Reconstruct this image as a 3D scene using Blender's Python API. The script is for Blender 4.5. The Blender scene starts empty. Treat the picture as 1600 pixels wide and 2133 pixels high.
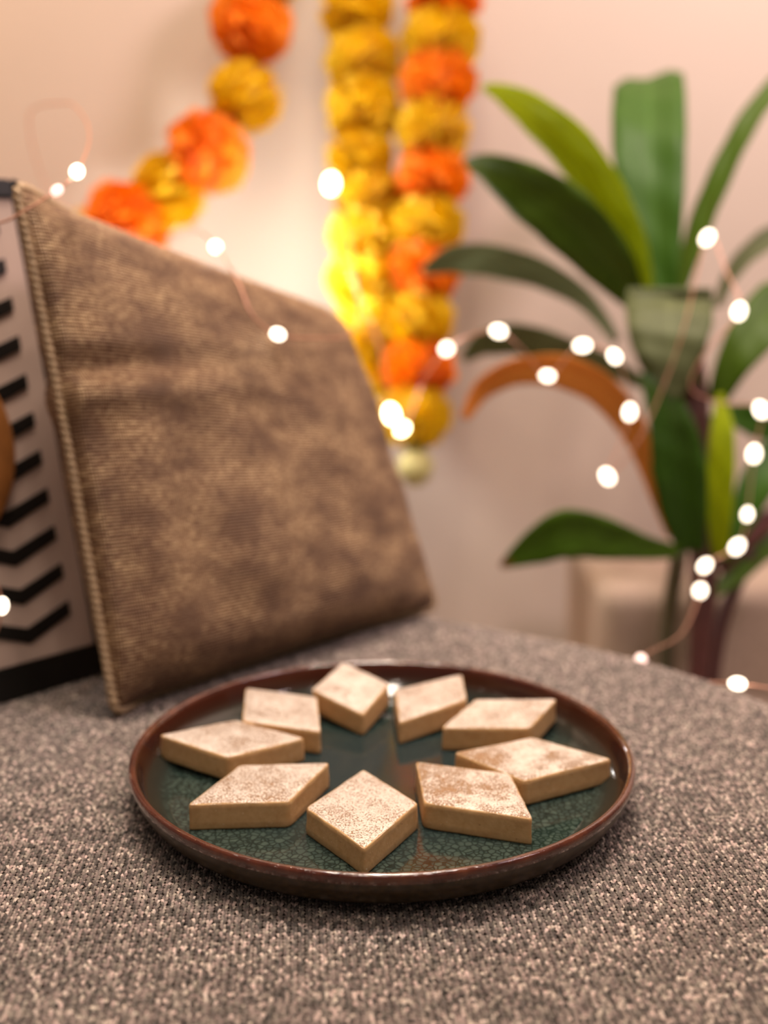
import bpy, bmesh, math, random
import numpy as np
from mathutils import Vector, Matrix, noise

random.seed(7)
rng = np.random.default_rng(11)
scene = bpy.context.scene
COL = scene.collection
R_ = math.radians

# ------------------------------------------------------------------ camera
CAM = Vector((0.0, -0.45437, 0.223)); PITCH = R_(12.5977); FPX = 2400.0
cd = bpy.data.cameras.new('camera'); co = bpy.data.objects.new('camera', cd); COL.objects.link(co)
co.location = CAM; co.rotation_euler = (math.pi/2 - PITCH, 0, 0)
cd.sensor_fit = 'HORIZONTAL'; cd.sensor_width = 36.0; cd.lens = FPX*36/1600
cd.clip_start = 0.01
cd.dof.use_dof = True; cd.dof.focus_distance = 0.416; cd.dof.aperture_fstop = 54/9.6
scene.camera = co
FW = Vector((0, math.cos(PITCH), -math.sin(PITCH))); UP = Vector((0, math.sin(PITCH), math.cos(PITCH))); RT = Vector((1, 0, 0))

def at0(x, y, depth): return CAM + (FW + RT*((x-800)/FPX) - UP*((y-1066.5)/FPX))*depth
# ------------------------------------------------------------------ light
w = bpy.data.worlds.new('room_air'); scene.world = w; w.use_nodes = True
w.node_tree.nodes['Background'].inputs[0].default_value = (1.0, 0.80, 0.68, 1)
w.node_tree.nodes['Background'].inputs[1].default_value = 0.12
def area(name, loc, target, size, power, col):
    l = bpy.data.lights.new(name, 'AREA'); l.energy = power; l.color = col; l.size = size; l.shape = 'DISK'
    o = bpy.data.objects.new(name, l); COL.objects.link(o); o.location = loc
    o.rotation_euler = (Vector(target)-Vector(loc)).to_track_quat('-Z', 'Y').to_euler(); return o
def point(name, loc, r, power, col):
    l = bpy.data.lights.new(name, 'POINT'); l.energy = power; l.color = col; l.shadow_soft_size = r
    o = bpy.data.objects.new(name, l); COL.objects.link(o); o.location = loc; return o
area('ceiling_lamp', (0.05, 0.22, 1.75), (0.0, 0.05, 0), 0.3, 15.0, (1.0, 0.84, 0.70))
for k in range(7):       # spot bulbs of the ceiling fitting
    point('ceiling_bulb', (0.05+0.38*math.cos(k*0.8976), 0.16+0.30*math.sin(k*0.8976), 1.70), 0.025, 8.5, (1.0, 0.84, 0.70))
area('wall_lamp', (0.85, -0.05, 1.25), (0.45, 0.74, 0.70), 0.35, 7.0, (1.0, 0.75, 0.78)).data.spread = R_(110)
for k in range(6):       # unseen fill points added behind the viewer for front faces and rim glints
    point('front_fill_point', (0.10+0.30*math.cos(k*1.047+0.3), -0.80+0.30*math.sin(k*1.047+0.3), 1.45), 0.022, 2.9, (1.0, 0.82, 0.68))
point('floor_lamp_glow', (-0.66, 0.42, 0.66), 0.06, 4.2, (1.0, 0.50, 0.17))
point('string_light_glow', at0(540, 625, 1.00), 0.02, 1.9, (1.0, 0.96, 0.92))
for k in range(16):      # fairy light string hung around and above the table, out of view
    a_ = k*2*math.pi/16+0.15
    point('hung_string_bulb', (0.48*math.cos(a_), -0.12+0.42*math.sin(a_), 0.62+0.05*math.sin(3*a_)), 0.007, 0.13, (1.0, 0.84, 0.68))

vs = scene.view_settings
vs.view_transform = 'Standard'; vs.look = 'None'; vs.exposure = 0.12; vs.gamma = 1.0; vs.use_curve_mapping = False

# ------------------------------------------------------------------ helpers
def at(x, y, depth):
    return CAM + (FW + RT*((x-800)/FPX) - UP*((y-1066.5)/FPX))*depth
def on_z(x, y, z):
    D = FW + RT*((x-800)/FPX) - UP*((y-1066.5)/FPX)
    return CAM + D*((z-CAM.z)/D.z)
def empty(name, loc=(0, 0, 0)):
    o = bpy.data.objects.new(name, None); COL.objects.link(o); o.location = loc; o.empty_display_size = 0.02
    return o
def tag(o, label=None, cat=None, group=None, kind=None):
    if label: o['label'] = label
    if cat: o['category'] = cat
    if group: o['group'] = group
    if kind: o['kind'] = kind
    return o
def link(name, me, mat, parent=None, smooth=True):
    if mat and not me.materials: me.materials.append(mat)
    o = bpy.data.objects.new(name, me); COL.objects.link(o)
    if parent:
        o.parent = parent
        o.matrix_parent_inverse = Matrix.Translation(-Vector(parent.location))
    if smooth:
        me.polygons.foreach_set('use_smooth', [True]*len(me.polygons))
    return o
def mesh(name, verts, faces):
    me = bpy.data.meshes.new(name); me.from_pydata([tuple(v) for v in verts], [], faces); me.update(); return me
def from_bm(name, bm):
    bmesh.ops.recalc_face_normals(bm, faces=bm.faces[:])
    me = bpy.data.meshes.new(name); bm.to_mesh(me); bm.free(); return me
def catmull(P, n, closed=False):
    P = [Vector(p) for p in P]; out = []; N = len(P)
    for i in range(N if closed else N-1):
        a, b, c, d = (P[(i+k) % N] if closed else P[min(max(i+k, 0), N-1)] for k in (-1, 0, 1, 2))
        for j in range(n):
            t = j/n
            out.append(0.5*((2*b)+(c-a)*t+(2*a-5*b+4*c-d)*t*t+(3*b-a-3*c+d)*t**3))
    if not closed: out.append(P[-1])
    return out
def tube(pts, r, sides=8, closed=False, rads=None):
    n = len(pts); V = []; F = []
    prev = None
    for i, p in enumerate(pts):
        a = pts[(i-1) % n] if closed else pts[max(i-1, 0)]
        b = pts[(i+1) % n] if closed else pts[min(i+1, n-1)]
        t = (b-a)
        if t.length < 1e-9: t = Vector((0, 0, 1))
        t.normalize()
        if prev is None:
            s = t.cross(Vector((0, 0, 1)))
            if s.length < 0.1: s = t.cross(Vector((1, 0, 0)))
        else:
            s = prev - t*prev.dot(t)
        s.normalize(); prev = s; u = t.cross(s)
        rr = rads[i] if rads else r
        for k in range(sides):
            an = 2*math.pi*k/sides
            V.append(p + s*(math.cos(an)*rr) + u*(math.sin(an)*rr))
    m = n if closed else n-1
    for i in range(m):
        for k in range(sides):
            a = i*sides+k; b = i*sides+(k+1) % sides; c = ((i+1) % n)*sides+(k+1) % sides; d = ((i+1) % n)*sides+k
            F.append((a, b, c, d))
    if not closed:
        F.append(tuple(range(sides-1, -1, -1))); F.append(tuple(range((n-1)*sides, n*sides)))
    return V, F
def lathe(profile, seg=96, closed_ends=True):
    V = []; F = []
    for (r, z) in profile:
        for k in range(seg):
            a = 2*math.pi*k/seg; V.append((r*math.cos(a), r*math.sin(a), z))
    for i in range(len(profile)-1):
        for k in range(seg):
            a = i*seg+k; b = i*seg+(k+1) % seg
            F.append((a, b, b+seg, a+seg))
    return V, F
def box_bm(bm, c, s, rot=None):
    m = Matrix.Translation(Vector(c)) @ (rot.to_4x4() if rot else Matrix()) @ Matrix.Diagonal((s[0], s[1], s[2], 1))
    bmesh.ops.create_cube(bm, size=1.0, matrix=m)

# ------------------------------------------------------------------ materials
class NT:
    def __init__(s, name):
        s.m = bpy.data.materials.new(name); s.m.use_nodes = True; s.t = s.m.node_tree
        s.b = s.t.nodes['Principled BSDF']
    def n(s, typ, **kw):
        nd = s.t.nodes.new(typ)
        for k, v in kw.items():
            if k.startswith('i_'):
                key = k[2:]; key = int(key) if key.isdigit() else key
                nd.inputs[key].default_value = v
            else: setattr(nd, k, v)
        return nd
    def l(s, a, b): s.t.links.new(a, b)
    def set(s, **kw):
        for k, v in kw.items(): s.b.inputs[k.replace('_', ' ')].default_value = v
        return s
    def ramp(s, fac, stops, interp='LINEAR'):
        r = s.n('ShaderNodeValToRGB'); e = r.color_ramp.elements; r.color_ramp.interpolation = interp
        while len(e) < len(stops): e.new(0.5)
        for el, (p, c) in zip(e, stops): el.position = p; el.color = (*c, 1) if len(c) == 3 else c
        s.l(fac, r.inputs[0]); return r.outputs[0]
    def noise(s, scale, detail=3, rough=0.55, vec=None, out=0):
        nd = s.n('ShaderNodeTexNoise'); nd.inputs['Scale'].default_value = scale; nd.inputs['Detail'].default_value = detail
        nd.inputs['Roughness'].default_value = rough
        s.l(vec if vec is not None else s.obj(), nd.inputs['Vector']); return nd.outputs[out]
    def obj(s):
        if not hasattr(s, '_tc'): s._tc = s.n('ShaderNodeTexCoord')
        return s._tc.outputs['Object']
    def uv(s):
        s.obj(); return s._tc.outputs['UV']
    def mapped(s, vec, scale=(1, 1, 1), rot=(0, 0, 0)):
        m = s.n('ShaderNodeMapping'); m.inputs['Scale'].default_value = scale; m.inputs['Rotation'].default_value = rot
        s.l(vec, m.inputs[0]); return m.outputs[0]
    def mix(s, fac, a, b, blend='MIX'):
        m = s.n('ShaderNodeMix', data_type='RGBA', blend_type=blend)
        for v, i in ((fac, 0), (a, 6), (b, 7)):
            if hasattr(v, 'links') or hasattr(v, 'is_linked'): s.l(v, m.inputs[i])
            elif i == 0: m.inputs[0].default_value = v
            else: m.inputs[i].default_value = (*v, 1)
        return m.outputs[2]
    def math(s, op, a, b=None):
        m = s.n('ShaderNodeMath', operation=op)
        for i, v in enumerate((a, b)):
            if v is None: continue
            if hasattr(v, 'is_linked'): s.l(v, m.inputs[i])
            else: m.inputs[i].default_value = v
        return m.outputs[0]
    def color(s, c): s.l(c, s.b.inputs['Base Color']); return s
    def bump(s, h, dist, strength=1.0, prev=None):
        b = s.n('ShaderNodeBump'); b.inputs['Distance'].default_value = dist; b.inputs['Strength'].default_value = strength
        s.l(h, b.inputs['Height'])
        if prev is not None: s.l(prev, b.inputs['Normal'])
        s.l(b.outputs[0], s.b.inputs['Normal']); return b.outputs[0]

def simple(name, col, rough=0.6, var=0.12, scale=60, metallic=0.0, **kw):
    t = NT(name); t.set(Roughness=rough, Metallic=metallic)
    d = tuple(c*(1-var) for c in col); l = tuple(min(1, c*(1+var)) for c in col)
    t.color(t.ramp(t.noise(scale), [(0.3, d), (0.7, l)]))
    for k, v in kw.items(): t.b.inputs[k.replace('_', ' ')].default_value = v
    return t.m

M = {}
# wall paint
t = NT('wall_paint'); t.set(Roughness=0.8)
t.color(t.ramp(t.noise(2.2, 4), [(0.3, (0.55, 0.455, 0.375)), (0.7, (0.60, 0.495, 0.41))]))
t.bump(t.noise(160, 3), 0.0006, 0.4); M['wall'] = t.m
M['floor'] = simple('floor_boards', (0.42, 0.33, 0.26), 0.5, 0.2, 9)
M['beige_fabric'] = simple('beige_upholstery', (0.44, 0.33, 0.25), 0.9, 0.1, 220)
M['dark_wood'] = simple('dark_stained_wood', (0.05, 0.03, 0.02), 0.5, 0.3, 40)

# knit: base cloth
t = NT('grey_tweed_knit'); t.set(Roughness=0.95)
v = t.mapped(t.obj(), (1.0, 0.8, 1.0))
n1 = t.noise(620, 2, 0.6, v); n2 = t.noise(26, 4, 0.6, t.mapped(t.obj(), (0.55, 1.6, 1), (0, 0, 0.25)))
c1 = t.ramp(n1, [(0.34, (0.034, 0.027, 0.023)), (0.48, (0.125, 0.099, 0.083)), (0.64, (0.31, 0.25, 0.21))])
c2 = t.ramp(n2, [(0.3, (0.62, 0.62, 0.62)), (0.7, (1.25, 1.22, 1.2))])
t.color(t.mix(1.0, c1, c2, 'MULTIPLY')); t.bump(n1, 0.0015, 1.0); M['knit'] = t.m
# knit: single stitches
t = NT('grey_tweed_yarn'); t.set(Roughness=0.9); t.b.inputs['Sheen Weight'].default_value = 0.15
a = t.n('ShaderNodeAttribute', attribute_name='yarn')
t.color(t.mix(0.35, a.outputs['Color'], t.ramp(t.noise(2400, 2), [(0.3, (0.05, 0.05, 0.05)), (0.7, (1, 1, 1))]), 'OVERLAY')); M['yarn'] = t.m

# plate
def radius(t):
    sp = t.n('ShaderNodeVectorMath', operation='MULTIPLY'); sp.inputs[1].default_value = (1, 1, 0); t.l(t.obj(), sp.inputs[0])
    ln = t.n('ShaderNodeVectorMath', operation='LENGTH'); t.l(sp.outputs[0], ln.inputs[0]); return ln.outputs['Value']
t = NT('teal_crackle_glaze'); t.set(Roughness=0.09, IOR=1.42)
t.b.inputs['Coat Weight'].default_value = 0.1; t.b.inputs['Coat Roughness'].default_value = 0.04
rd = radius(t)
dv = t.n('ShaderNodeVectorMath', operation='MULTIPLY_ADD'); dv.inputs[1].default_value = (0.0007,)*3
t.l(t.noise(500, 2, out=1), dv.inputs[0]); t.l(t.obj(), dv.inputs[2])
vo = t.n('ShaderNodeTexVoronoi', feature='DISTANCE_TO_EDGE'); vo.inputs['Scale'].default_value = 400; t.l(dv.outputs[0], vo.inputs['Vector'])
vc = t.n('ShaderNodeTexVoronoi'); vc.inputs['Scale'].default_value = 400; t.l(dv.outputs[0], vc.inputs['Vector'])
tone = t.ramp(vc.outputs['Color'], [(0.0, (0.6, 0.65, 0.65)), (1.0, (1.3, 1.25, 1.15))])
# ramps on radius normalised by 0.105
rn = t.math('DIVIDE', rd, 0.105)
cell2 = t.mix(t.ramp(rn, [(0.35, (0.85,)*3), (0.70, (0.0,)*3)]), t.mix(1.0, t.ramp(vo.outputs['Distance'], [(0.0, (0.008, 0.014, 0.012)), (0.06, (0.020, 0.036, 0.032)), (0.22, (0.050, 0.074, 0.064))]), tone, 'MULTIPLY'), (0.014, 0.030, 0.034))
wallc = t.ramp(rn, [(0.86, (0.018, 0.026, 0.023)), (0.93, (0.026, 0.024, 0.018)), (0.955, (0.045, 0.016, 0.010)), (0.975, (0.085, 0.016, 0.008))])
t.color(t.mix(t.ramp(rn, [(0.83, (0,)*3), (0.90, (1,)*3)]), cell2, wallc)); M['glaze'] = t.m
t = NT('iron_red_rim_glaze'); t.set(Roughness=0.10)
t.b.inputs['Coat Weight'].default_value = 1.0; t.b.inputs['Coat Roughness'].default_value = 0.02
t.color(t.ramp(t.noise(90, 4), [(0.3, (0.050, 0.010, 0.005)), (0.55, (0.095, 0.022, 0.009)), (0.8, (0.17, 0.052, 0.018))]))
t.bump(t.noise(420, 2), 0.0004, 0.8); M['rim'] = t.m
t = NT('olive_brown_outer_glaze'); t.set(Roughness=0.28)
t.color(t.ramp(t.noise(420, 4, 0.7), [(0.3, (0.016, 0.010, 0.004)), (0.55, (0.046, 0.027, 0.009)), (0.8, (0.09, 0.055, 0.018))])); M['outer'] = t.m

# sweets
t = NT('cashew_fudge'); t.set(Roughness=0.55)
t.b.inputs['Subsurface Weight'].default_value = 0.25; t.b.inputs['Subsurface Radius'].default_value = (0.004, 0.002, 0.001); t.b.inputs['Subsurface Scale'].default_value = 0.6
base = t.ramp(t.noise(350, 4), [(0.3, (0.56, 0.325, 0.135)), (0.7, (0.66, 0.415, 0.195))])
speck = t.ramp(t.noise(900, 1), [(0.72, (0,)*3), (0.78, (1,)*3)])
base = t.mix(speck, base, (0.74, 0.56, 0.36))
dark = t.ramp(t.noise(520, 1, 0.5, t.mapped(t.obj(), (1, 1, 1.7), (0.3, 0.2, 0.9))), [(0.75, (0,)*3), (0.79, (1,)*3)])
t.color(t.mix(dark, base, (0.30, 0.15, 0.06))); t.bump(t.noise(700, 3), 0.0002, 0.4); M['fudge'] = t.m
def foil_mat(name, bare, seed):
    t = NT(name); 
    v = t.mapped(t.obj(), (1, 1, 1)); v_ = t.n('ShaderNodeVectorMath', operation='ADD'); v_.inputs[1].default_value = (seed, seed*0.7, 0); t.l(v, v_.inputs[0]); v = v_.outputs[0]
    vo = t.n('ShaderNodeTexVoronoi', feature='DISTANCE_TO_EDGE'); vo.inputs['Scale'].default_value = 620
    dv = t.n('ShaderNodeVectorMath', operation='MULTIPLY_ADD'); dv.inputs[1].default_value = (0.0022,)*3
    t.l(t.noise(800, 3, 0.6, v, out=1), dv.inputs[0]); t.l(v, dv.inputs[2]); t.l(dv.outputs[0], vo.inputs['Vector'])
    fine = t.noise(1500, 4, 0.65, v); big = t.noise(85, 3, 0.6, v)
    worn = bare > 0.25
    inner = t.ramp(radius(t), [(0.018, (1,)*3), (0.058, (0,)*3)])
    f = t.math('ADD', t.math('MULTIPLY', fine, 0.75), t.math('MULTIPLY', t.math('SUBTRACT', big, 0.5), 0.55 if worn else 0.30))
    f = t.math('ADD', f, t.math('MULTIPLY', inner, 0.13 if worn else 0.0))
    f = t.math('SUBTRACT', t.math('ADD', f, 0.075 if worn else bare*0.45), t.math('MULTIPLY', vo.outputs['Distance'], 0.30))
    mask = t.ramp(f, [(0.445, (0,)*3), (0.485, (1,)*3)])
    foil = t.ramp(t.noise(260, 4, 0.7, v), [(0.3, (0.76, 0.64, 0.54)), (0.7, (0.95, 0.86, 0.77))])
    t.color(t.mix(mask, foil, (0.40, 0.23, 0.12)))
    t.set(Roughness=0.38, Metallic=0.0)
    mm = t.math('MULTIPLY', t.math('SUBTRACT', 1.0, mask), 0.35); t.l(mm, t.b.inputs['Metallic'])
    h = t.math('SUBTRACT', fine, t.math('MULTIPLY', mask, 0.8)); t.bump(h, 0.00035, 0.9)
    return t.m

# cushion
t = NT('gold_woven_brocade'); t.set(Roughness=0.5, Metallic=0.2)
t.b.inputs['Sheen Weight'].default_value = 0.08
uvv = t.uv()
def wave(scale, dirn, vec, dist=0.6):
    wv = t.n('ShaderNodeTexWave', bands_direction=dirn); wv.inputs['Scale'].default_value = scale; wv.inputs['Distortion'].default_value = dist
    wv.inputs['Detail'].default_value = 1; wv.inputs['Detail Scale'].default_value = 2; t.l(vec, wv.inputs['Vector']); return wv.outputs['Fac']
w1 = wave(46, 'Y', uvv, 1.2); w2 = wave(60, 'X', uvv, 1.2)
patch = t.noise(7, 6, 0.62, t.mapped(uvv, (1.0, 1.5, 1)))
fleck = t.noise(120, 3, 0.7, t.mapped(uvv, (0.6, 1.3, 1)))
c = t.ramp(patch, [(0.30, (0.120, 0.052, 0.022)), (0.50, (0.185, 0.088, 0.038)), (0.70, (0.30, 0.165, 0.074))])
c = t.mix(t.math('MULTIPLY', t.ramp(fleck, [(0.46, (0,)*3), (0.60, (1,)*3)]), t.ramp(patch, [(0.40, (0.12,)*3), (0.60, (1,)*3)])), c, (0.66, 0.46, 0.26))
c = t.mix(0.8, c, t.ramp(w1, [(0.1, (0.5, 0.45, 0.4)), (0.6, (1.15, 1.1, 1.05))]), 'MULTIPLY')
t.color(c)
t.bump(t.math('ADD', w1, t.math('MULTIPLY', w2, 0.6)), 0.0007, 0.8); M['gold'] = t.m
M['cord'] = simple('gold_twisted_cord', (0.42, 0.29, 0.17), 0.5, 0.25, 500, 0.15)
# chevron board
M['black'] = simple('black_lacquer', (0.006, 0.0055, 0.005), 0.35, 0.2, 80)
M['cream'] = simple('blush_cream_panel', (0.50, 0.37, 0.31), 0.55, 0.06, 30)
M['brown_wood'] = simple('orange_brown_wood', (0.30, 0.11, 0.025), 0.45, 0.2, 60)
# marigolds
def petal(name, c1, c2):
    t = NT(name); t.set(Roughness=0.6); t.b.inputs['Subsurface Weight'].default_value = 0.0
    t.color(t.ramp(t.noise(45, 3), [(0.3, c1), (0.7, c2)])); t.b.inputs['Sheen Weight'].default_value = 0.1
    tr = t.n('ShaderNodeBsdfTranslucent'); ms = t.n('ShaderNodeMixShader'); ms.inputs[0].default_value = 0.3
    tr.inputs[0].default_value = (*c2, 1); o = t.t.nodes['Material Output']
    t.l(t.b.outputs[0], ms.inputs[1]); t.l(tr.outputs[0], ms.inputs[2]); t.l(ms.outputs[0], o.inputs[0]); return t.m
M['orange'] = petal('orange_petals', (0.88, 0.245, 0.001), (0.96, 0.33, 0.001))
M['yellow'] = petal('yellow_petals', (0.76, 0.49, 0.001), (0.90, 0.63, 0.002))
M['thread'] = simple('cotton_thread', (0.5, 0.42, 0.25), 0.9)
M['bud'] = simple('pale_bud', (0.62, 0.56, 0.24), 0.7)
M['calyx'] = simple('green_calyx', (0.20, 0.27, 0.08), 0.7)
# leaves
def leaf_mat(name, base, tip=None, rough=0.5, transl=0.2):
    t = NT(name); t.set(Roughness=rough); t.b.inputs['Specular IOR Level'].default_value = 0.25
    sx = t.n('ShaderNodeSeparateXYZ'); t.l(t.uv(), sx.inputs[0])
    d = tuple(c*0.75 for c in base); l = tuple(c*1.2 for c in base)
    c = t.ramp(t.noise(40, 3, 0.5, t.mapped(t.uv(), (3, 0.5, 1))), [(0.3, d), (0.7, l)])
    rib = t.ramp(t.math('ABSOLUTE', t.math('SUBTRACT', sx.outputs[0], 0.5)), [(0.02, (1,)*3), (0.05, (0,)*3)])
    c = t.mix(t.math('MULTIPLY', rib, 0.35), c, tuple(min(1, x*1.6+0.02) for x in base))
    if tip: c = t.mix(t.ramp(sx.outputs[1], [(0.90, (0,)*3), (0.985, (1,)*3)]), c, tip)
    t.color(c); tr = t.n('ShaderNodeBsdfTranslucent'); ms = t.n('ShaderNodeMixShader'); ms.inputs[0].default_value = transl
    t.l(c, tr.inputs[0]); o = t.t.nodes['Material Output']
    t.l(t.b.outputs[0], ms.inputs[1]); t.l(tr.outputs[0], ms.inputs[2]); t.l(ms.outputs[0], o.inputs[0]); return t.m
M['leaf_dark'] = leaf_mat('dark_green_leaf', (0.058, 0.112, 0.003))
M['leaf_mid'] = leaf_mat('mid_green_leaf', (0.042, 0.115, 0.006))
M['leaf_lime'] = leaf_mat('lime_green_leaf', (0.46, 0.56, 0.003), transl=0.5)
M['leaf_olive'] = leaf_mat('dull_olive_leaf', (0.125, 0.145, 0.060), rough=0.55)
M['leaf_tip'] = leaf_mat('green_leaf_with_brown_tip', (0.070, 0.15, 0.006), (0.32, 0.11, 0.03))
M['leaf_dry'] = leaf_mat('dried_orange_leaf', (0.80, 0.31, 0.055), rough=0.6)
M['leaf_red'] = leaf_mat('maroon_leaf', (0.12, 0.035, 0.025), rough=0.5)
M['stem'] = simple('maroon_stem', (0.075, 0.022, 0.018), 0.5, 0.3, 30)
M['stem_green'] = simple('green_brown_stem', (0.09, 0.075, 0.035), 0.5, 0.3, 30)
M['pot'] = simple('beige_ceramic', (0.42, 0.32, 0.26), 0.6)
M['soil'] = simple('soil', (0.04, 0.025, 0.017), 1.0, 0.4, 90)
# fairy lights
M['copper'] = simple('copper_wire', (0.75, 0.40, 0.28), 0.35, 0.05, 50, 0.8)
def glow(name, col, s):
    t = NT(name); t.set(Roughness=0.4); t.b.inputs['Base Color'].default_value = (0.9, 0.8, 0.7, 1)
    t.b.inputs['Emission Color'].default_value = (*col, 1); t.b.inputs['Emission Strength'].default_value = s; return t.m
M['lit'] = glow('lit_warm_white_bead', (1.0, 0.84, 0.64), 5.0)
M['lit_gold'] = glow('lit_golden_bead', (1.0, 0.80, 0.42), 16.0)
M['lit_dim'] = glow('dim_pink_bead', (1.0, 0.62, 0.55), 1.6)

# ================================================================== STRUCTURE
FLOOR = -0.36; WALL_Y = 0.74
def slab(name, lo, hi, mat):
    bm = bmesh.new(); lo = Vector(lo); hi = Vector(hi); box_bm(bm, (lo+hi)/2, hi-lo)
    o = link(name, from_bm(name, bm), mat, smooth=False); o['kind'] = 'structure'; return o
slab('wall_back', (-1.6, WALL_Y, FLOOR), (1.6, WALL_Y+0.08, 2.1), M['wall'])
slab('floor', (-1.6, -1.6, FLOOR-0.05), (1.6, WALL_Y+0.08, FLOOR), M['floor'])
slab('baseboard_back', (-1.6, WALL_Y-0.012, FLOOR), (1.6, WALL_Y, FLOOR+0.07), M['wall'])

# beige box-shaped footstool far right, behind the plant
fs = tag(empty('footstool', (0.345, 0.58, FLOOR)), 'plain beige padded block low behind the plant stems', 'footstool')
bm = bmesh.new(); box_bm(bm, (0.345, 0.58, (FLOOR+0.03-0.055)/2), (0.32, 0.20, -0.055-FLOOR-0.03))
bmesh.ops.bevel(bm, geom=bm.edges[:], offset=0.018, segments=5, affect='EDGES', profile=0.5)
link('padded_body', from_bm('padded_body', bm), M['beige_fabric'], fs)
for sx in (0.21, 0.48):
    for sy in (0.51, 0.65):
        V, F = tube([Vector((sx, sy, FLOOR)), Vector((sx, sy, FLOOR+0.035))], 0.012, 10); link('leg', mesh('leg', V, F), M['dark_wood'], fs)

# ================================================================== OTTOMAN
foot = [(-0.62, -0.46), (-0.62, 0.30), (-0.30, 0.335), (-0.10, 0.315), (0.0, 0.28), (0.055, 0.245), (0.128, 0.200), (0.182, 0.148), (0.214, 0.100), (0.236, 0.04), (0.250, -0.05), (0.258, -0.2), (0.25, -0.44), (0.0, -0.47)]
FP = catmull([(x, y, 0) for x, y in foot], 10, True)
FPn = np.array([(p.x, p.y) for p in FP])
FR = 0.030
def edge_dist(P):            # distance of points to footprint outline
    A = FPn; B = np.roll(FPn, -1, 0); out = np.full(len(P), 9.0)
    for a, b in zip(A, B):
        ab = b-a; tt = np.clip(((P-a)@ab)/(ab@ab), 0, 1); out = np.minimum(out, np.linalg.norm(P-(a+tt[:, None]*ab), axis=1))
    return out
def inside(P):
    x, y = P[:, 0], P[:, 1]; c = np.zeros(len(P), bool); A = FPn; B = np.roll(FPn, -1, 0)
    for a, b in zip(A, B):
        c ^= ((a[1] > y) != (b[1] > y)) & (x < (b[0]-a[0])*(y-a[1])/(b[1]-a[1]+1e-12)+a[0])
    return c
ott = tag(empty('ottoman', (-0.15, -0.06, FLOOR)), 'broad seat upholstered in heathered grey knit fabric, under plate and cushion', 'ottoman')
n = len(FP); nrm = []
for i in range(n):
    tg = FP[(i+1) % n]-FP[i-1]; tg.normalize(); nrm.append(Vector((tg.y, -tg.x, 0)))
if (FP[0]+nrm[0]*0.05 - Vector((-0.15, -0.05, 0))).length < (FP[0] - Vector((-0.15, -0.05, 0))).length: nrm = [-v for v in nrm]
rings = [(-0.004, -0.30), (0, -0.285), (0, -0.15), (0, -FR)] + [(-FR*(1-math.cos(a)), -FR+FR*math.sin(a)) for a in [R_(q) for q in (15, 30, 45, 60, 75, 90)]]
V = []; F = []
for off, z in rings:
    for i in range(n): V.append(FP[i]+nrm[i]*off+Vector((0, 0, z)))
for r in range(len(rings)-1):
    for i in range(n):
        a = r*n+i; b = r*n+(i+1) % n; F.append((a, b, b+n, a+n))
F.append(tuple(range((len(rings)-1)*n, len(rings)*n))); F.append(tuple(reversed(range(n))))
seat = link('upholstered_seat', mesh('upholstered_seat', V, F), M['knit'], ott)
seat.data.polygons[len(F)-2].use_smooth = False
for x, y in ((-0.52, -0.38), (-0.5, 0.24), (0.10, 0.12), (0.17, -0.36)):
    V, F = tube([Vector((x, y, FLOOR)), Vector((x, y, -0.296))], 0.02, 12, rads=[0.014, 0.02]); link('leg', mesh('leg', V, F), M['dark_wood'], ott)

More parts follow.
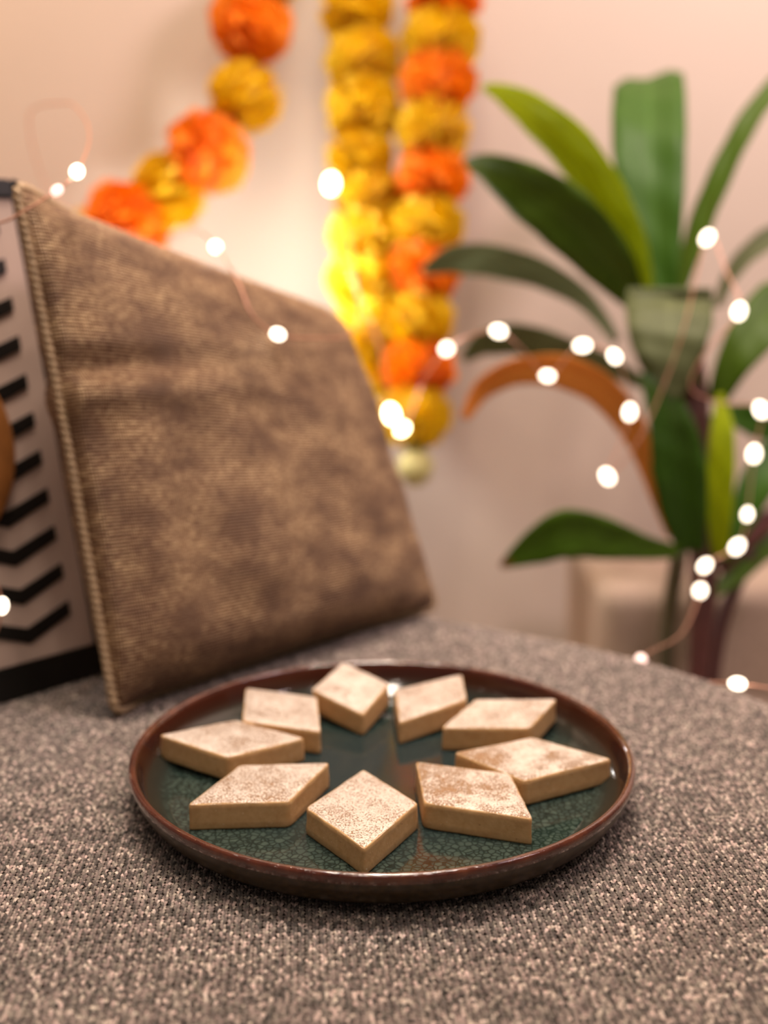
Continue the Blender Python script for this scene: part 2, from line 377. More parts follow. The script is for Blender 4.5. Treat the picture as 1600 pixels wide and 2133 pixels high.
# knit stitches on the part of the seat that the lens resolves
def stitches():
    cp, rp = 0.0024, 0.00182
    ang = R_(4)
    xs = np.arange(-0.34, 0.30, cp); ys = np.arange(-0.34, 0.24, rp)
    X, Y = np.meshgrid(xs, ys); P0 = np.stack([X.ravel(), Y.ravel()], 1)
    legs = []
    for s in (-1, 1):
        q = P0.copy(); q[:, 0] += s*cp*0.25; legs.append((q, np.full(len(q), s)))
    Q = np.concatenate([l[0] for l in legs]); S = np.concatenate([l[1] for l in legs])
    Q += rng.normal(0, 0.00009, Q.shape)
    c, s_ = math.cos(ang), math.sin(ang); Q = Q@np.array([[c, s_], [-s_, c]])
    dep = (Q[:, 1]-CAM.y)*math.cos(PITCH)+CAM.z*math.sin(PITCH)
    k = (np.hypot(Q[:, 0], Q[:, 1]) > 0.079) & (Q[:, 0] > -0.28) & (Q[:, 1] > -0.29)
    Q = Q[k]; S = S[k]; k = inside(Q); Q = Q[k]; S = S[k]; d = edge_dist(Q); k = d > 0.008; Q = Q[k]; S = S[k]; d = d[k]
    e = np.clip(FR-d, 0, FR); Z = -(FR-np.sqrt(np.maximum(FR*FR-e*e, 0)))
    N = len(Q)
    # template: 4 rings x 4 sides, bent up in the middle
    L = 0.0029; tt = np.array([-0.5, -0.17, 0.2, 0.5]); rad = np.array([0.00026, 0.00062, 0.00064, 0.00022]); hz = np.array([-0.0005, 0.00028, 0.0006, 0.00002])
    sd = 3; T = []
    for a, r, z in zip(tt, rad, hz):
        for j in range(sd):
            an = 2*math.pi*(j+0.25)/sd; T.append((r*math.cos(an)*1.05, a*L, z+r*math.sin(an)))
    T = np.array(T)
    faces = []
    for i in range(3):
        for j in range(sd): faces.append((i*sd+j, i*sd+(j+1) % sd, (i+1)*sd+(j+1) % sd, (i+1)*sd+j))
    faces = np.array(faces)
    th = -S*R_(27)+rng.normal(0, 0.09, N)+ang; sc = rng.uniform(0.85, 1.15, N)
    cx, sx = np.cos(th), np.sin(th)
    px = T[None, :, 0]*sc[:, None]; py = T[None, :, 1]*sc[:, None]
    Vx = Q[:, 0:1]+px*cx[:, None]-py*sx[:, None]; Vy = Q[:, 1:2]+px*sx[:, None]+py*cx[:, None]
    Vz = T[None, :, 2]*sc[:, None]+Z[:, None]+rng.normal(0, 0.00016, N)[:, None]+0.0006
    Vv = np.stack([Vx, Vy, Vz], 2).reshape(-1, 3).astype(np.float32)
    nv = len(T); Fi = (faces[None]+(np.arange(N)*nv)[:, None, None]).reshape(-1).astype(np.int32)
    me = bpy.data.meshes.new('knit_stitches')
    me.vertices.add(len(Vv)); me.vertices.foreach_set('co', Vv.ravel())
    me.loops.add(len(Fi)); me.loops.foreach_set('vertex_index', Fi)
    nf = len(Fi)//4; me.polygons.add(nf); me.polygons.foreach_set('loop_start', np.arange(nf, dtype=np.int32)*4); me.polygons.foreach_set('use_smooth', np.ones(nf, bool))
    # yarn colour: light, mid and dark strands with a slubby drift
    f = (np.sin(Q[:, 0]*55+3*np.sin(Q[:, 1]*120))+np.sin(Q[:, 1]*210+Q[:, 0]*60+2*np.sin(Q[:, 0]*37)))*0.07
    val = np.clip(0.185*np.exp(rng.normal(0, 0.70, N)+f), 0.035, 0.66)
    hue = rng.random(N)[:, None]; warm = np.array([1.12, 0.82, 0.74]); cool = np.array([1.06, 0.90, 0.74])
    C = val[:, None]*(warm*hue+cool*(1-hue))
    CC = np.concatenate([np.repeat(C, nv, 0), np.ones((N*nv, 1))], 1).astype(np.float32)
    at_ = me.color_attributes.new('yarn', 'FLOAT_COLOR', 'POINT'); at_.data.foreach_set('color', CC.ravel())
    me.update(calc_edges=True); me.validate()
    print('stitches', N, 'tris', nf*2)
    o = link('knit_stitches', me, M['yarn'], ott, smooth=False); o['kind'] = 'stuff'
    return o
stitches()

# ================================================================== PLATE
PX = -0.0008
plate = tag(empty('plate', (PX, 0, 0)), 'round dark teal glazed stoneware plate with a reddish brown rim', 'plate')
ZF = 0.0052
def plate_part(name, prof, mat, seg=128):
    V, F = lathe(prof, seg); V = [(x+PX, y, z) for x, y, z in V]
    me = mesh(name, V, F); o = link(name, me, mat, plate)
    # keep object coordinates centred on the plate
    for v in me.vertices: v.co.x -= PX
    o.matrix_parent_inverse = Matrix(); return o
def bez(pts, nn): return [(p.x, p.y) for p in catmull([(a, b, 0) for a, b in pts], nn)]
well = bez([(0.0, ZF), (0.04, ZF), (0.080, ZF), (0.0895, ZF+0.0004), (0.0955, ZF+0.0035), (0.0995, 0.0120), (0.1017, 0.0185)], 8)
plate_part('glazed_well', well, M['glaze'])
plate_part('rim', bez([(0.1017, 0.0185), (0.1023, 0.0198), (0.1036, 0.0204), (0.1048, 0.0198), (0.1052, 0.0184), (0.1047, 0.0165)], 6), M['rim'])
plate_part('outer_wall', bez([(0.1047, 0.0165), (0.1030, 0.0120), (0.0990, 0.0066), (0.0925, 0.0030), (0.084, 0.0015), (0.078, 0.0009), (0.074, 0.0008), (0.0, 0.0015)], 6), M['outer'])

# ================================================================== CASHEW SWEETS
TH = 0.0106
KAT = [
 ([(512, 1432), (661, 1451), (668, 1524), (504, 1501)], 0.16),
 ([(331, 1531), (490, 1499), (636, 1537), (475, 1578)], 0.20),
 ([(499, 1593), (687, 1588), (602, 1670), (391, 1676)], 0.19),
 ([(757, 1602), (872, 1672), (759, 1768), (636, 1682)], 0.17),
 ([(866, 1586), (1063, 1610), (1110, 1706), (883, 1672)], 0.30),
 ([(945, 1567), (1110, 1535), (1275, 1580), (1093, 1627)], 0.28),
 ([(990, 1456), (1160, 1456), (1104, 1516), (919, 1516)], 0.16),
 ([(821, 1436), (962, 1404), (973, 1456), (832, 1505)], 0.17),
 ([(715, 1378), (812, 1424), (756, 1488), (649, 1436)], 0.14)]
KLAB = ['diamond cashew sweet second from the back on the left, touching the leftmost sweet',
 'leftmost diamond cashew sweet, lying along the left rim of the plate',
 'front left diamond cashew sweet with a long side facing the viewer',
 'front centre diamond cashew sweet with its tip at the near rim',
 'front right diamond cashew sweet, silver leaf patchy at its inner corner',
 'rightmost diamond cashew sweet, its inner end behind the front right one',
 'back right diamond cashew sweet just behind the rightmost one',
 'back diamond cashew sweet right of the rearmost one, narrow in view',
 'rearmost diamond cashew sweet, nearest the cushion, tip pointing to the plate centre']
LIFT = [0.0042, 0.003, 0, 0, 0, 0.0008, 0.0042, 0.0042, 0.0072]
for i, (px, bare) in enumerate(KAT):
    ztop = ZF+TH+0.0002
    lf = LIFT[i]; flat_q = [on_z(x, y, ztop) for x, y in px]
    oc = max(range(4), key=lambda a: flat_q[a].xy.length)      # outer tip rests on the rising wall of the plate
    q = [on_z(x, y, ztop+lf*(1.0, 0.5, 0.0, 0.5)[(a-oc) % 4]) for a, (x, y) in enumerate(px)]
    c = sum(q, Vector())/4; c.z = ZF+lf*0.5
    k = tag(empty('cashew_sweet', c), KLAB[i], 'sweet', 'diamond cashew sweets on the plate')
    rr = random.Random(i+5)
    # perimeter with subdivided sides, rounded corners
    per = []
    for j in range(4):
        a, b, d_ = q[j-1], q[j], q[(j+1) % 4]
        ra = 0.0016+0.0006*rr.random()
        p1 = b+(a-b).normalized()*ra; p2 = b+(d_-b).normalized()*ra
        per += [p1, (p1+p2)/2*0.45+b*0.55, p2]
        nx = q[(j+1) % 4]; p3 = nx+(b-nx).normalized()*ra
        ns = 9
        for s in range(1, ns): per.append(p2.lerp(p3, s/ns))
    npr = len(per); bm = bmesh.new()
    layers = [(0.0, 0.15), (0.06, 0.55), (0.3, 0.35), (0.55, 0.1), (0.8, 0.0), (0.955, 0.05), (1.0, 0.55)]
    ringsv = []
    ph = rr.random()*50
    for li, (fz, grow) in enumerate(layers):
        row = []
        for p in per:
            out = (p-Vector((c.x, c.y, p.z))); out.z = 0; o_ = out.normalized()
            if li in (0, 1, 2, 3): gro = grow*0.0007
            else: gro = -grow*0.0008
            jit = noise.noise(Vector((p.x*260+ph, p.y*260, fz*4)))*0.00028 + noise.noise(Vector((p.x*900+ph, p.y*900, fz*9)))*0.00013*(2.2 if li < 2 else 1)
            z = ZF+0.0001+TH*fz + (p.z-ztop) + (noise.noise(Vector((p.x*150, p.y*150, ph)))*0.00022 if li > 3 else 0)
            v = Vector((p.x, p.y, 0))+o_*(gro+jit); v.z = z
            row.append(bm.verts.new(v))
        ringsv.append(row)
    for a in range(len(layers)-1):
        for s in range(npr):
            bm.faces.new((ringsv[a][s], ringsv[a][(s+1) % npr], ringsv[a+1][(s+1) % npr], ringsv[a+1][s]))
    bm.faces.new(list(reversed(ringsv[0]))); bm.faces.new(ringsv[-1])
    top_xy = [v.co.copy() for v in ringsv[-1]]
    me = from_bm('fudge_body', bm)
    body = link('fudge_body', me, M['fudge'], k)
    me.polygons[len(me.polygons)-1].use_smooth = False; me.polygons[len(me.polygons)-2].use_smooth = False
    # silver leaf: thin sheet with a ragged edge over the top
    bm = bmesh.new(); nr = 7; rings2 = []
    for ri in range(nr):
        sc = (1.0, 0.96, 0.85, 0.66, 0.45, 0.22, 0.0)[ri]
        if sc == 0.0: break
        row = []
        for p in top_xy:
            d_ = Vector((p.x-c.x, p.y-c.y, 0)); s2 = sc
            if ri == 0: s2 = 1.008+0.012*noise.noise(Vector((p.x*500, p.y*500, ph)))
            zz = p.z+0.00022 if ri else p.z-0.00015
            if ri > 1: zz = (ZF+0.0001+TH)+lf*0.5+(p.z-(ZF+0.0001+TH)-lf*0.5)*sc+0.00025+noise.noise(Vector((p.x*sc*200, p.y*200, ph)))*0.00012
            row.append(bm.verts.new((c.x+d_.x*s2, c.y+d_.y*s2, zz)))
        rings2.append(row)
    for a in range(len(rings2)-1):
        for s in range(npr): bm.faces.new((rings2[a][s], rings2[a][(s+1) % npr], rings2[a+1][(s+1) % npr], rings2[a+1][s]))
    cv = bm.verts.new((c.x, c.y, ZF+0.0001+TH+lf*0.5+0.00025))
    for s in range(npr): bm.faces.new((rings2[-1][s], rings2[-1][(s+1) % npr], cv))
    fo = link('silver_leaf', from_bm('silver_leaf', bm), foil_mat('silver_leaf_sheet_%d' % i, bare, i*0.37), k); fo['label'] = 'flaky edible silver leaf on the top face'

# ================================================================== CUSHION
BL = Vector((-0.131, 0.072, 0.0045)); BR = Vector((0.035, 0.245, 0.0055)); TL = Vector((-0.1755, 0.1147, 0.2567)); TR = Vector((-0.027, 0.304, 0.188))
cu = tag(empty('cushion', (BL+BR)/2), 'square brown and gold woven cushion with twisted cord edge leaning behind the plate', 'cushion')
NB = ((BR-BL).cross(TL-BL)).normalized()
if NB.y > 0: NB = -NB          # towards the viewer
TC = 0.085
def cpt(u, v, side):
    p = (BL*(1-u)+BR*u)*(1-v)+(TL*(1-u)+TR*u)*v
    uu, vv = 2*u-1, 2*v-1
    bul = (max(0, 1-abs(uu)**2.6)*max(0, 1-abs(vv)**2.6))**0.42
    # slightly drawn-in sides
    cen = (BL+BR+TL+TR)/4
    pin = 0.03*((1-uu*uu)*abs(vv)**3+(1-vv*vv)*abs(uu)**3)
    p = p+(cen-p)*pin*0.6
    p = p-NB*(0.012*(max(0, 1-v/0.10)**2)*min(1, u/0.10)*min(1, (1-u)/0.25)+0.010*(max(0, 1-(1-v)/0.08)**2)*min(1, u/0.15)+0.003*(max(0, 1-(1-u)/0.08)**2))
    wr = noise.noise(Vector((u*3.1, v*3.7, 2.0+side)))*0.0035 + noise.noise(Vector((u*7, v*9, 5.0)))*0.0018
    cre = -0.006*math.exp(-((v-0.66-0.10*u)/0.025)**2)*math.exp(-(u/0.35)**2)*1.0 + 0.004*math.exp(-((v-0.60-0.10*u)/0.03)**2)*math.exp(-(u/0.35)**2)
    return p+NB*(side*(bul*TC*(0.30 if side > 0 else 0.55)+(wr+cre)*min(1, bul*2)))
G = 56; bm = bmesh.new(); uvl = bm.loops.layers.uv.new('uv')
grid = {}
for side in (1, -1):
    for i in range(G+1):
        for j in range(G+1):
            if side == -1 and (i in (0, G) or j in (0, G)): grid[side, i, j] = grid[1, i, j]
            else: grid[side, i, j] = bm.verts.new(cpt(i/G, j/G, side))
for side in (1, -1):
    for i in range(G):
        for j in range(G):
            ids = [(i, j), (i+1, j), (i+1, j+1), (i, j+1)]
            try: f = bm.faces.new([grid[side, a, b] for a, b in ids])
            except ValueError: continue
            for lp, (a, b) in zip(f.loops, ids): lp[uvl].uv = (a/G, b/G)
link('cover', from_bm('cover', bm), M['gold'], cu)
per = [cpt(u, v, 1) for u, v in [(s/60, 0) for s in range(60)]+[(1, s/60) for s in range(60)]+[(1-s/60, 1) for s in range(60)]+[(0, 1-s/60) for s in range(60)]]
# smooth corners
for _ in range(3): per = [(per[i-1]+per[i]*2+per[(i+1) % len(per)])/4 for i in range(len(per))]
per = catmull(per, 5, True)
zs = []
VV = []; FF = []
L = 0
for strand in (0, 1):
    pts = []; L = 0
    for i, p in enumerate(per):
        tg = (per[(i+1) % len(per)]-per[i-1]).normalized(); a = tg.cross(NB).normalized(); b = NB
        ph = L/0.0075*2*math.pi+strand*math.pi
        pts.append(p+a*(0.0011*math.cos(ph))+b*(0.0011*math.sin(ph))); L += (per[(i+1) % len(per)]-p).length
    V, F = tube(pts, 0.0018, 5, True); o0 = len(VV); VV += V; FF += [tuple(x+o0 for x in f) for f in F]
link('piping_cord', mesh('piping_cord', VV, FF), M['cord'], cu)['label'] = 'twisted gold cord along the edge'

# ================================================================== CHEVRON BOARD
th = R_(13.5); t_ = (BR-BL); t_.z = 0; t_.normalize(); nh = Vector((t_.y, -t_.x, 0))
e_u = t_; e_v = Vector((0, 0, math.cos(th)))-nh*math.sin(th); e_n = e_u.cross(e_v)
if e_n.dot(nh) < 0: e_n = -e_n
O = Vector((-0.152, 0.134, 0.0015))     # lower right front corner
BW, BH, BD = 0.17, 0.268, 0.022
bd = tag(empty('chevron_board', O), 'black framed board with black chevrons on blush cream, leaning left of the cushion', 'board')
def bp(u, v, nn): return O+e_u*u+e_v*v+e_n*nn
def bbox(bm, u0, u1, v0, v1, n0, n1):
    vs_ = [bm.verts.new(bp(u, v if v > 0 else -nn*math.tan(th), nn)) for nn in (n0, n1) for v in (v0, v1) for u in (u0, u1)]
    for f in ((0, 2, 3, 1), (4, 5, 7, 6), (0, 1, 5, 4), (2, 6, 7, 3), (0, 4, 6, 2), (1, 3, 7, 5)): bm.faces.new([vs_[x] for x in f])
def board_part(name, args, mat, bev=0.001):
    bm = bmesh.new(); bbox(bm, *args); bmesh.ops.bevel(bm, geom=bm.edges[:], offset=bev, segments=2, affect='EDGES')
    return link(name, from_bm(name, bm), mat, bd, smooth=False)
BW = 0.18
board_part('back_panel', (-BW+0.004, 0.001, 0.012, BH-0.004, -BD, -0.004), M['black'])
board_part('frame_side', (0.0, 0.005, 0.0, BH, -BD-0.002, 0.0), M['black'])
board_part('frame_side', (-BW, -BW+0.005, 0.0, BH, -BD-0.002, 0.0), M['black'])
board_part('frame_base', (-BW+0.005, 0.0, 0.0, 0.017, -BD-0.002, 0.0), M['black'])
board_part('frame_top', (-BW+0.005, 0.0, BH-0.010, BH, -BD-0.002, 0.0), M['black'])
board_part('cream_face', (-BW+0.0052, -0.0002, 0.0172, BH-0.0102, -0.004, -0.002), M['cream'], 0.0003)
for colc in (-0.037, -0.088, -0.139):
    for r in range(11):
        v0 = 0.026+0.0203*r; hw = 0.0255; rise = 0.0100; tk = 0.0074; s_ = 1
        bm = bmesh.new(); prof = [(-hw, v0+rise), (0, v0), (hw, v0+rise), (hw, v0+rise+tk), (0, v0+tk+0.0008), (-hw, v0+rise+tk)]
        if colc == -0.088:    # the middle column points upwards so the zigzag runs on
            prof = [(-hw, v0), (0, v0+rise), (hw, v0), (hw, v0+tk), (0, v0+rise+tk), (-hw, v0+tk)]; continue
        lo = [bm.verts.new(bp(colc+u, v, -0.0020)) for u, v in prof]; hi = [bm.verts.new(bp(colc+u, v, -0.0008)) for u, v in prof]
        bm.faces.new(hi); bm.faces.new(list(reversed(lo)))
        for a in range(6): bm.faces.new((lo[a], lo[(a+1) % 6], hi[(a+1) % 6], hi[a]))
        link('chevron', from_bm('chevron', bm), M['black'], bd, smooth=False)
# round wooden disc on the middle of the board, and the easel strut behind it
bm = bmesh.new(); nn = 64; cen = (-0.088, 0.133)
rr_ = [(0.058, -0.0020), (0.060, -0.0008), (0.060, 0.0045), (0.0585, 0.006), (0.044, 0.006), (0.0425, 0.0045), (0.0425, -0.0008), (0.044, -0.0020)]
rows = [[bm.verts.new(bp(cen[0]+r*math.cos(2*math.pi*k/nn), cen[1]+r*math.sin(2*math.pi*k/nn), z)) for k in range(nn)] for r, z in rr_]
for a in range(len(rows)):
    b = (a+1) % len(rows)
    for k in range(nn): bm.faces.new((rows[a][k], rows[a][(k+1) % nn], rows[b][(k+1) % nn], rows[b][k]))
link('wooden_ring', from_bm('wooden_ring', bm), M['brown_wood'], bd)['label'] = 'orange-brown wooden ring on the board face'
top = bp(-0.09, 0.20, -BD-0.002); ft = Vector((top.x, top.y, 0.004))-nh*0.055
bm = bmesh.new(); dv_ = ft-top; rot = dv_.to_track_quat('Z', 'Y').to_matrix()
box_bm(bm, (top+ft)/2, (0.02, 0.006, dv_.length), rot); link('easel_strut', from_bm('easel_strut', bm), M['black'], bd, smooth=False)

# ================================================================== MARIGOLD GARLANDS
def flower_mesh(name, mat, seed, flat=0.92):
    rr = random.Random(seed); V = []; F = []
    Rr = 1.0; N = 230
    # core
    seg, st = 14, 8
    for i in range(st+1):
        a = math.pi*i/st
        for k in range(seg): V.append((0.62*math.sin(a)*math.cos(2*math.pi*k/seg), 0.62*math.sin(a)*math.sin(2*math.pi*k/seg), 0.62*flat*math.cos(a)))
    for i in range(st):
        for k in range(seg): a = i*seg+k; b = i*seg+(k+1) % seg; F.append((a, b, b+seg, a+seg))
    for i in range(N):
        z = 1-2*(i+0.5)/N; r = math.sqrt(1-z*z); a = i*2.39996+rr.uniform(-.2, .2)
        nrm_ = Vector((r*math.cos(a), r*math.sin(a), z)); nrm_ += Vector((rr.uniform(-.18, .18),)*3); nrm_.normalize()
        tg = nrm_.cross(Vector((rr.random(), rr.random(), rr.random()))).normalized(); bt = nrm_.cross(tg)
        ln = rr.uniform(0.40, 0.52); wd = rr.uniform(0.13, 0.20); cur = rr.uniform(0.05, 0.16)
        b0 = len(V)
        for s, ww, cc in ((0.0, 0.45, 0.0), (0.45, 0.9, 0.25), (0.8, 1.0, 0.7), (1.0, 0.75, 1.15)):
            p = nrm_*(0.5+ln*s)+bt*(cur*cc)
            for q_, up_ in ((-1, 0.03), (0, -0.035), (1, 0.03)):
                v = p+tg*(q_*wd*ww)+bt*(up_*q_*q_)+nrm_*(rr.uniform(-.02, .02) if s == 1.0 else 0)
                V.append((v.x, v.y, v.z*flat))
        for s in range(3):
            for q_ in range(2): a_ = b0+s*3+q_; F.append((a_, a_+1, a_+4, a_+3))
    me = mesh(name, V, F); me.materials.append(mat); me.polygons.foreach_set('use_smooth', [True]*len(me.polygons)); return me
FL = {('o', k): flower_mesh('orange_flower', M['orange'], 3+k) for k in range(2)}
FL.update({('y', k): flower_mesh('yellow_flower', M['yellow'], 9+k) for k in range(2)})
def garland(label, balls, depth, extra_top):
    pts = [at(x, y, depth+dz) for x, y, r, c, dz in balls]
    root = tag(empty('marigold_garland', pts[-1]), label, 'garland', 'marigold garlands hanging on the wall')
    for i, (p, (x, y, r, c, dz)) in enumerate(zip(pts, balls)):
        o = bpy.data.objects.new('marigold_flower', FL[c, i % 2]); COL.objects.link(o)
        tg = (pts[min(i+1, len(pts)-1)]-pts[max(i-1, 0)]).normalized()
        q_ = tg.to_track_quat('Z', 'Y'); rad = 1.12*r/FPX*(depth+dz)
        o.parent = root; o.location = p-root.location
        o.rotation_mode = 'QUATERNION'; o.rotation_quaternion = q_ @ Matrix.Rotation(random.random()*6.28, 3, 'Z').to_quaternion()
        o.scale = (rad, rad, rad)
    path = catmull([at(*extra_top)]+pts, 6)
    V, F = tube(path, 0.0009, 6); link('string', mesh('string', V, F), M['thread'], root)
    return root
GD = 1.06
garland('swagged garland of alternating orange and yellow marigolds dropping behind the cushion',
  [(545, -55, 78, 'y', 0), (522, 52, 80, 'o', 0), (512, 205, 74, 'y', 0), (434, 318, 82, 'o', -0.02), (352, 398, 74, 'y', 0), (262, 468, 86, 'o', -0.01), (170, 520, 78, 'y', 0), (75, 560, 80, 'o', 0)], GD, (560, -260, GD))
garland('straight garland of only yellow marigolds, the middle one of three',
  [(738, -75, 70, 'y', 0), (744, 22, 72, 'y', 0), (756, 125, 72, 'y', 0), (758, 226, 74, 'y', 0), (750, 322, 66, 'y', 0), (772, 410, 70, 'y', 0), (764, 492, 74, 'y', 0.0), (762, 585, 76, 'y', 0), (775, 675, 74, 'y', 0), (805, 765, 66, 'y', 0.03)], GD, (735, -250, GD))
g3 = garland('straight garland of orange and yellow marigolds with a pale bud at its end, rightmost',
  [(934, -96, 70, 'y', 0), (928, -2, 74, 'o', 0), (918, 86, 76, 'y', 0), (912, 172, 74, 'o', 0), (904, 272, 74, 'y', 0), (900, 372, 72, 'o', 0), (890, 470, 72, 'y', 0), (882, 565, 72, 'o', 0), (872, 668, 70, 'y', 0), (872, 768, 72, 'o', 0), (864, 866, 72, 'y', 0)], GD-0.02, (935, -250, GD-0.02))
V, F = lathe([(0.0, 0.012), (0.006, 0.011), (0.0095, 0.004), (0.007, -0.003), (0.0, -0.005)], 20); c0 = at(870, 930, GD-0.02)
link('calyx', mesh('calyx', [c0+Vector(v) for v in V], F), M['calyx'], g3)
V, F = lathe([(0.0, 0.013), (0.010, 0.010), (0.0165, 0.0), (0.015, -0.012), (0.007, -0.021), (0.0, -0.023)], 20); c0 = at(866, 962, GD-0.02)
link('bud', mesh('bud', [c0+Vector(v) for v in V], F), M['bud'], g3)

# ================================================================== PLANT
PD = 0.80*1.12; DS = 1.12
base = at(1462, 1480, PD)
pl = tag(empty('potted_plant', (base.x, base.y, FLOOR)), 'leafy potted plant with strap leaves and maroon stems at the right', 'plant')
pz = -0.14
V, F = lathe([(0.0, FLOOR), (0.055, FLOOR), (0.062, FLOOR+0.02), (0.085, pz-0.03), (0.090, pz-0.03), (0.092, pz), (0.083, pz), (0.080, pz-0.02), (0.0, pz-0.02)], 48)
link('pot', mesh('pot', [Vector((base.x, base.y, 0))+Vector(v) for v in V], F), M['pot'], pl)
V, F = lathe([(0.0, pz-0.012), (0.05, pz-0.013), (0.081, pz-0.018), (0.081, pz-0.03)], 32)
link('soil', mesh('soil', [Vector((base.x, base.y, 0))+Vector(v) for v in V], F), M['soil'], pl)
def leaf(pts, widths, mat, roll=0.0, fold=0.18, label=None, roll2=None, blunt=False):
    """pts: (px, py, depth) along the midrib; widths: apparent full widths in px at each point."""
    C = catmull([at(x, y, z*DS) for x, y, z in pts], 7); n_ = len(C)
    W = np.interp(np.linspace(0, len(pts)-1, n_), range(len(pts)), widths)
    bm = bmesh.new(); uvl = bm.loops.layers.uv.new('uv'); rows = []; K = 6
    for i, p in enumerate(C):
        tg = (C[min(i+1, n_-1)]-C[max(i-1, 0)]).normalized(); vw = (CAM-p).normalized()
        sd = tg.cross(vw); sd.normalize(); nn_ = sd.cross(tg).normalized()
        rl = roll if roll2 is None else roll+(roll2-roll)*i/(n_-1)
        s2 = sd*math.cos(rl)+nn_*math.sin(rl); n2 = s2.cross(tg).normalized()
        dep = (p-CAM).dot(FW); hw = max(W[i]*0.5/FPX*dep/max(0.35, abs(math.cos(rl))), 0.0006)
        row = []
        for k in range(K+1):
            x = -1+2*k/K
            row.append(bm.verts.new(p+s2*(x*hw)+n2*(fold*hw*(abs(x)-0.5)+hw*0.04*math.sin(i*0.9+x*3))))
        rows.append(row)
    for i in range(n_-1):
        for k in range(K):
            f = bm.faces.new((rows[i][k], rows[i][k+1], rows[i+1][k+1], rows[i+1][k]))
            for lp, (a, b) in zip(f.loops, ((k, i), (k+1, i), (k+1, i+1), (k, i+1))): lp[uvl].uv = (a/K, b/(n_-1))
    o = link('leaf', from_bm('leaf', bm), mat, pl)
    m = o.modifiers.new('thickness', 'SOLIDIFY'); m.thickness = 0.0007; m.offset = 0
    if label: o['label'] = label
    return o
leaf([(1385, 640, .80), (1372, 540, .80), (1360, 420, .805), (1353, 300, .82), (1352, 215, .85), (1352, 172, .885), (1352, 160, .925)], [40, 90, 132, 152, 150, 138, 70], M['leaf_mid'], 0.1, 0.22, 'broad upright dark green leaf')
leaf([(1352, 610, .80), (1325, 520, .79), (1270, 420, .78), (1195, 310, .775), (1110, 235, .78), (1045, 195, .80), (1005, 182, .82)], [18, 52, 84, 92, 74, 38, 6], M['leaf_lime'], 0.35, 0.25, 'bright lime green leaf')
leaf([(1325, 632, .79), (1265, 545, .775), (1180, 455, .765), (1095, 395, .77), (1020, 352, .78), (968, 338, .80)], [40, 108, 130, 112, 62, 8], M['leaf_dark'], 0.25, 0.2)
leaf([(1285, 710, .84), (1225, 630, .85), (1140, 575, .855), (1040, 545, .86), (950, 540, .87), (880, 565, .88)], [16, 38, 58, 68, 62, 12], M['leaf_olive'], 0.5, 0.2)
leaf([(1345, 800, .82), (1260, 758, .83), (1160, 725, .84), (1080, 705, .85), (1010, 715, .86), (965, 750, .87)], [22, 44, 62, 66, 54, 10], M['leaf_olive'], 0.6, 0.2)
leaf([(1402, 1118, .79), (1375, 1030, .785), (1335, 920, .78), (1270, 825, .775), (1185, 775, .77), (1090, 770, .775), (1010, 805, .785), (966, 872, .79)], [20, 40, 52, 66, 70, 56, 44, 16], M['leaf_dry'], 0.5, 0.35, 'dried orange-brown drooping leaf')
leaf([(1415, 1150, .78), (1340, 1140, .77), (1260, 1122, .765), (1180, 1112, .76), (1110, 1142, .765), (1042, 1180, .77)], [22, 52, 88, 106, 72, 6], M['leaf_tip'], 0.3, 0.2, 'low green leaf with a brown tip')
leaf([(1405, 640, .81), (1440, 530, .815), (1480, 420, .82), (1530, 310, .825), (1580, 225, .83), (1650, 150, .84), (1720, 120, .85)], [22, 44, 50, 46, 42, 36, 8], M['leaf_dark'], 0.8, 0.25)
leaf([(1495, 640, .84), (1520, 580, .845), (1560, 530, .85), (1620, 490, .86), (1700, 480, .87)], [14, 30, 40, 46, 10], M['leaf_olive'], 0.7, 0.2)
leaf([(1415, 760, .80), (1402, 690, .785), (1396, 645, .765), (1394, 626, .745), (1394, 640, .725), (1396, 685, .712), (1402, 745, .708), (1410, 830, .712)], [60, 120, 166, 178, 178, 172, 128, 16], M['leaf_olive'], 0.03, 0.05, 'leaf folded over towards the viewer')
leaf([(1450, 830, .80), (1400, 780, .79), (1365, 730, .785), (1335, 690, .785), (1315, 640, .79)], [60, 90, 84, 56, 14], M['leaf_dark'], 0.2, 0.2)
leaf([(1490, 840, .80), (1530, 755, .79), (1575, 690, .79), (1630, 630, .80), (1700, 600, .81)], [34, 74, 104, 110, 20], M['leaf_dark'], 0.3, 0.2)
leaf([(1440, 1150, .79), (1425, 1060, .775), (1415, 970, .765), (1400, 890, .765), (1370, 820, .775), (1335, 780, .79)], [50, 96, 112, 92, 62, 10], M['leaf_mid'], 0.15, 0.3)
leaf([(1500, 1160, .79), (1500, 1070, .78), (1503, 980, .775), (1505, 900, .775), (1500, 820, .785)], [30, 50, 58, 50, 10], M['leaf_lime'], 0.3, 0.3)
leaf([(1505, 1170, .80), (1545, 1080, .80), (1585, 1000, .80), (1640, 930, .81), (1720, 880, .82)], [24, 56, 78, 84, 12], M['leaf_mid'], 0.3, 0.25)
leaf([(1470, 900, .81), (1520, 870, .82), (1570, 880, .83), (1640, 920, .84)], [26, 50, 62, 12], M['leaf_mid'], 0.4, 0.25)
leaf([(1500, 1190, .81), (1540, 1140, .81), (1590, 1090, .82), (1660, 1040, .83)], [22, 36, 42, 10], M['leaf_red'], 0.4, 0.25, 'maroon leaf')
leaf([(1480, 1240, .80), (1530, 1200, .81), (1590, 1140, .82), (1670, 1100, .83)], [20, 44, 60, 10], M['leaf_dark'], 0.4, 0.25)
leaf([(1420, 1130, .80), (1395, 1030, .80), (1378, 960, .80), (1360, 900, .81)], [30, 42, 36, 8], M['leaf_red'], 0.3, 0.25, 'maroon leaf')
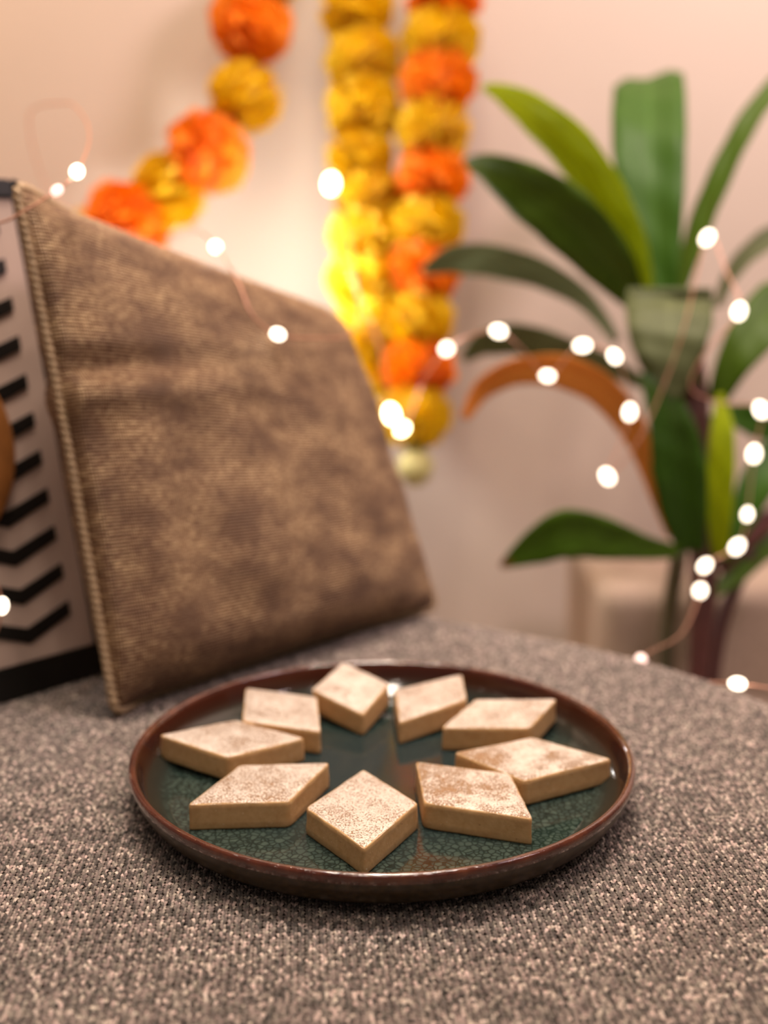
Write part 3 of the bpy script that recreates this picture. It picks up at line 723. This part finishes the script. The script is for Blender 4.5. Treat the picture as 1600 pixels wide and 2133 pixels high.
def stem(pts, r, mat, name='stem'):
    C = catmull([at(x, y, z*DS) for x, y, z in pts], 8); rads = [q*DS for q in np.interp(np.linspace(0, len(pts)-1, len(C)), range(len(pts)), r)]
    V, F = tube(C, 0.004, 10, rads=rads); link(name, mesh(name, V, F), mat, pl)
stem([(1440, 1640, .80), (1455, 1400, .80), (1462, 1300, .80), (1466, 1200, .80), (1462, 1050, .80), (1455, 900, .80), (1440, 760, .80), (1400, 640, .80)], [.006, .0068, .0085, .0095, .009, .0085, .009, .008], M['stem'])
stem([(1395, 1640, .82), (1386, 1400, .82), (1394, 1280, .82), (1415, 1150, .80)], [.0055, .0055, .0055, .006], M['stem_green'])
stem([(1455, 1640, .81), (1492, 1350, .82), (1525, 1240, .82), (1570, 1150, .82)], [.006, .0055, .005, .004], M['stem'])

# ================================================================== FAIRY LIGHTS
def bead_mesh(mat, name):
    V, F = lathe([(0.0001, 0.0042), (0.0014, 0.0039), (0.0026, 0.0026), (0.0030, 0.0006), (0.0028, -0.0014), (0.0019, -0.0031), (0.0007, -0.0040), (0.0001, -0.0041)], 14)
    me = mesh(name, V, F); me.materials.append(mat); me.polygons.foreach_set('use_smooth', [True]*len(me.polygons)); return me
BEAD = {k: bead_mesh(M[k], 'bead') for k in ('lit', 'lit_gold', 'lit_dim')}
def fairy(label, path):
    pts = [at(p[0], p[1], p[2] if p[2] < 0.69 else 0.69+(p[2]-0.69)*1.9) for p in path]
    root = tag(empty('fairy_light_string', pts[0]), label, 'string lights')
    C = catmull(pts, 8); V, F = tube(C, 0.0006, 6); link('copper_wire', mesh('copper_wire', V, F), M['copper'], root)
    for i, p in enumerate(path):
        if len(p) < 4: continue
        o = bpy.data.objects.new('light_bead', BEAD[p[3]]); COL.objects.link(o); o.parent = root; o.location = pts[i]-root.location
        tg = (pts[min(i+1, len(pts)-1)]-pts[max(i-1, 0)]).normalized(); o.rotation_mode = 'QUATERNION'; o.rotation_quaternion = tg.to_track_quat('Z', 'Y')
        o.scale = ((p[4] if len(p) > 4 else 1.0)*(1.0 if p[2] < 0.69 else 1.35),)*3
    return root
fairy('copper wire string of lights looping over the board, cushion and garlands',
  [(-60, 1420, .56), (4, 1262, .562, 'lit'), (-70, 1050, .55), (-110, 750, .545), (-60, 510, .54), (30, 452, .538), (118, 397, .545, 'lit_dim', .8), (160, 358, .555, 'lit', 1.1),
   (186, 290, .60), (172, 240, .66), (132, 214, .72), (60, 250, .78), (120, 420, .84), (300, 500, .84), (400, 480, .76), (449, 514, .655, 'lit', 1.2), (495, 585, .635), (525, 655, .63), (578, 696, .64, 'lit', 1.1), (650, 704, .66), (735, 690, .70),
   (745, 600, .78), (715, 450, .82), (690, 382, .84, 'lit_gold', 1.5), (712, 520, .83), (790, 720, .82), (815, 862, .82, 'lit_gold', 1.35), (838, 894, .82, 'lit_gold', 1.0), (880, 800, .82)])
fairy('copper wire string of lights wound through the potted plant',
  [(880, 790, .82), (930, 727, .78, 'lit', 1.1), (980, 700, .76), (1038, 690, .75, 'lit'), (1090, 730, .75), (1140, 783, .755, 'lit', .9), (1180, 745, .755), (1213, 720, .75, 'lit'), (1280, 742, .75, 'lit', .9), (1312, 858, .75, 'lit'), (1265, 992, .75, 'lit', 1.05),
   (1340, 900, .745), (1420, 700, .74), (1473, 496, .745, 'lit'), (1515, 570, .74), (1540, 648, .735, 'lit', 1.05), (1465, 740, .735), (1440, 810, .74), (1510, 840, .745), (1585, 853, .75, 'lit', 1.05), (1571, 945, .75, 'lit', 1.05), (1557, 1071, .75, 'lit', .8), (1536, 1138, .75, 'lit'), (1469, 1178, .75, 'lit', .9), (1459, 1230, .75, 'lit'),
   (1420, 1320, .72), (1335, 1374, .652, 'lit_dim', 1.1), (1430, 1415, .635), (1536, 1424, .605, 'lit', 1.1), (1640, 1440, .60)])
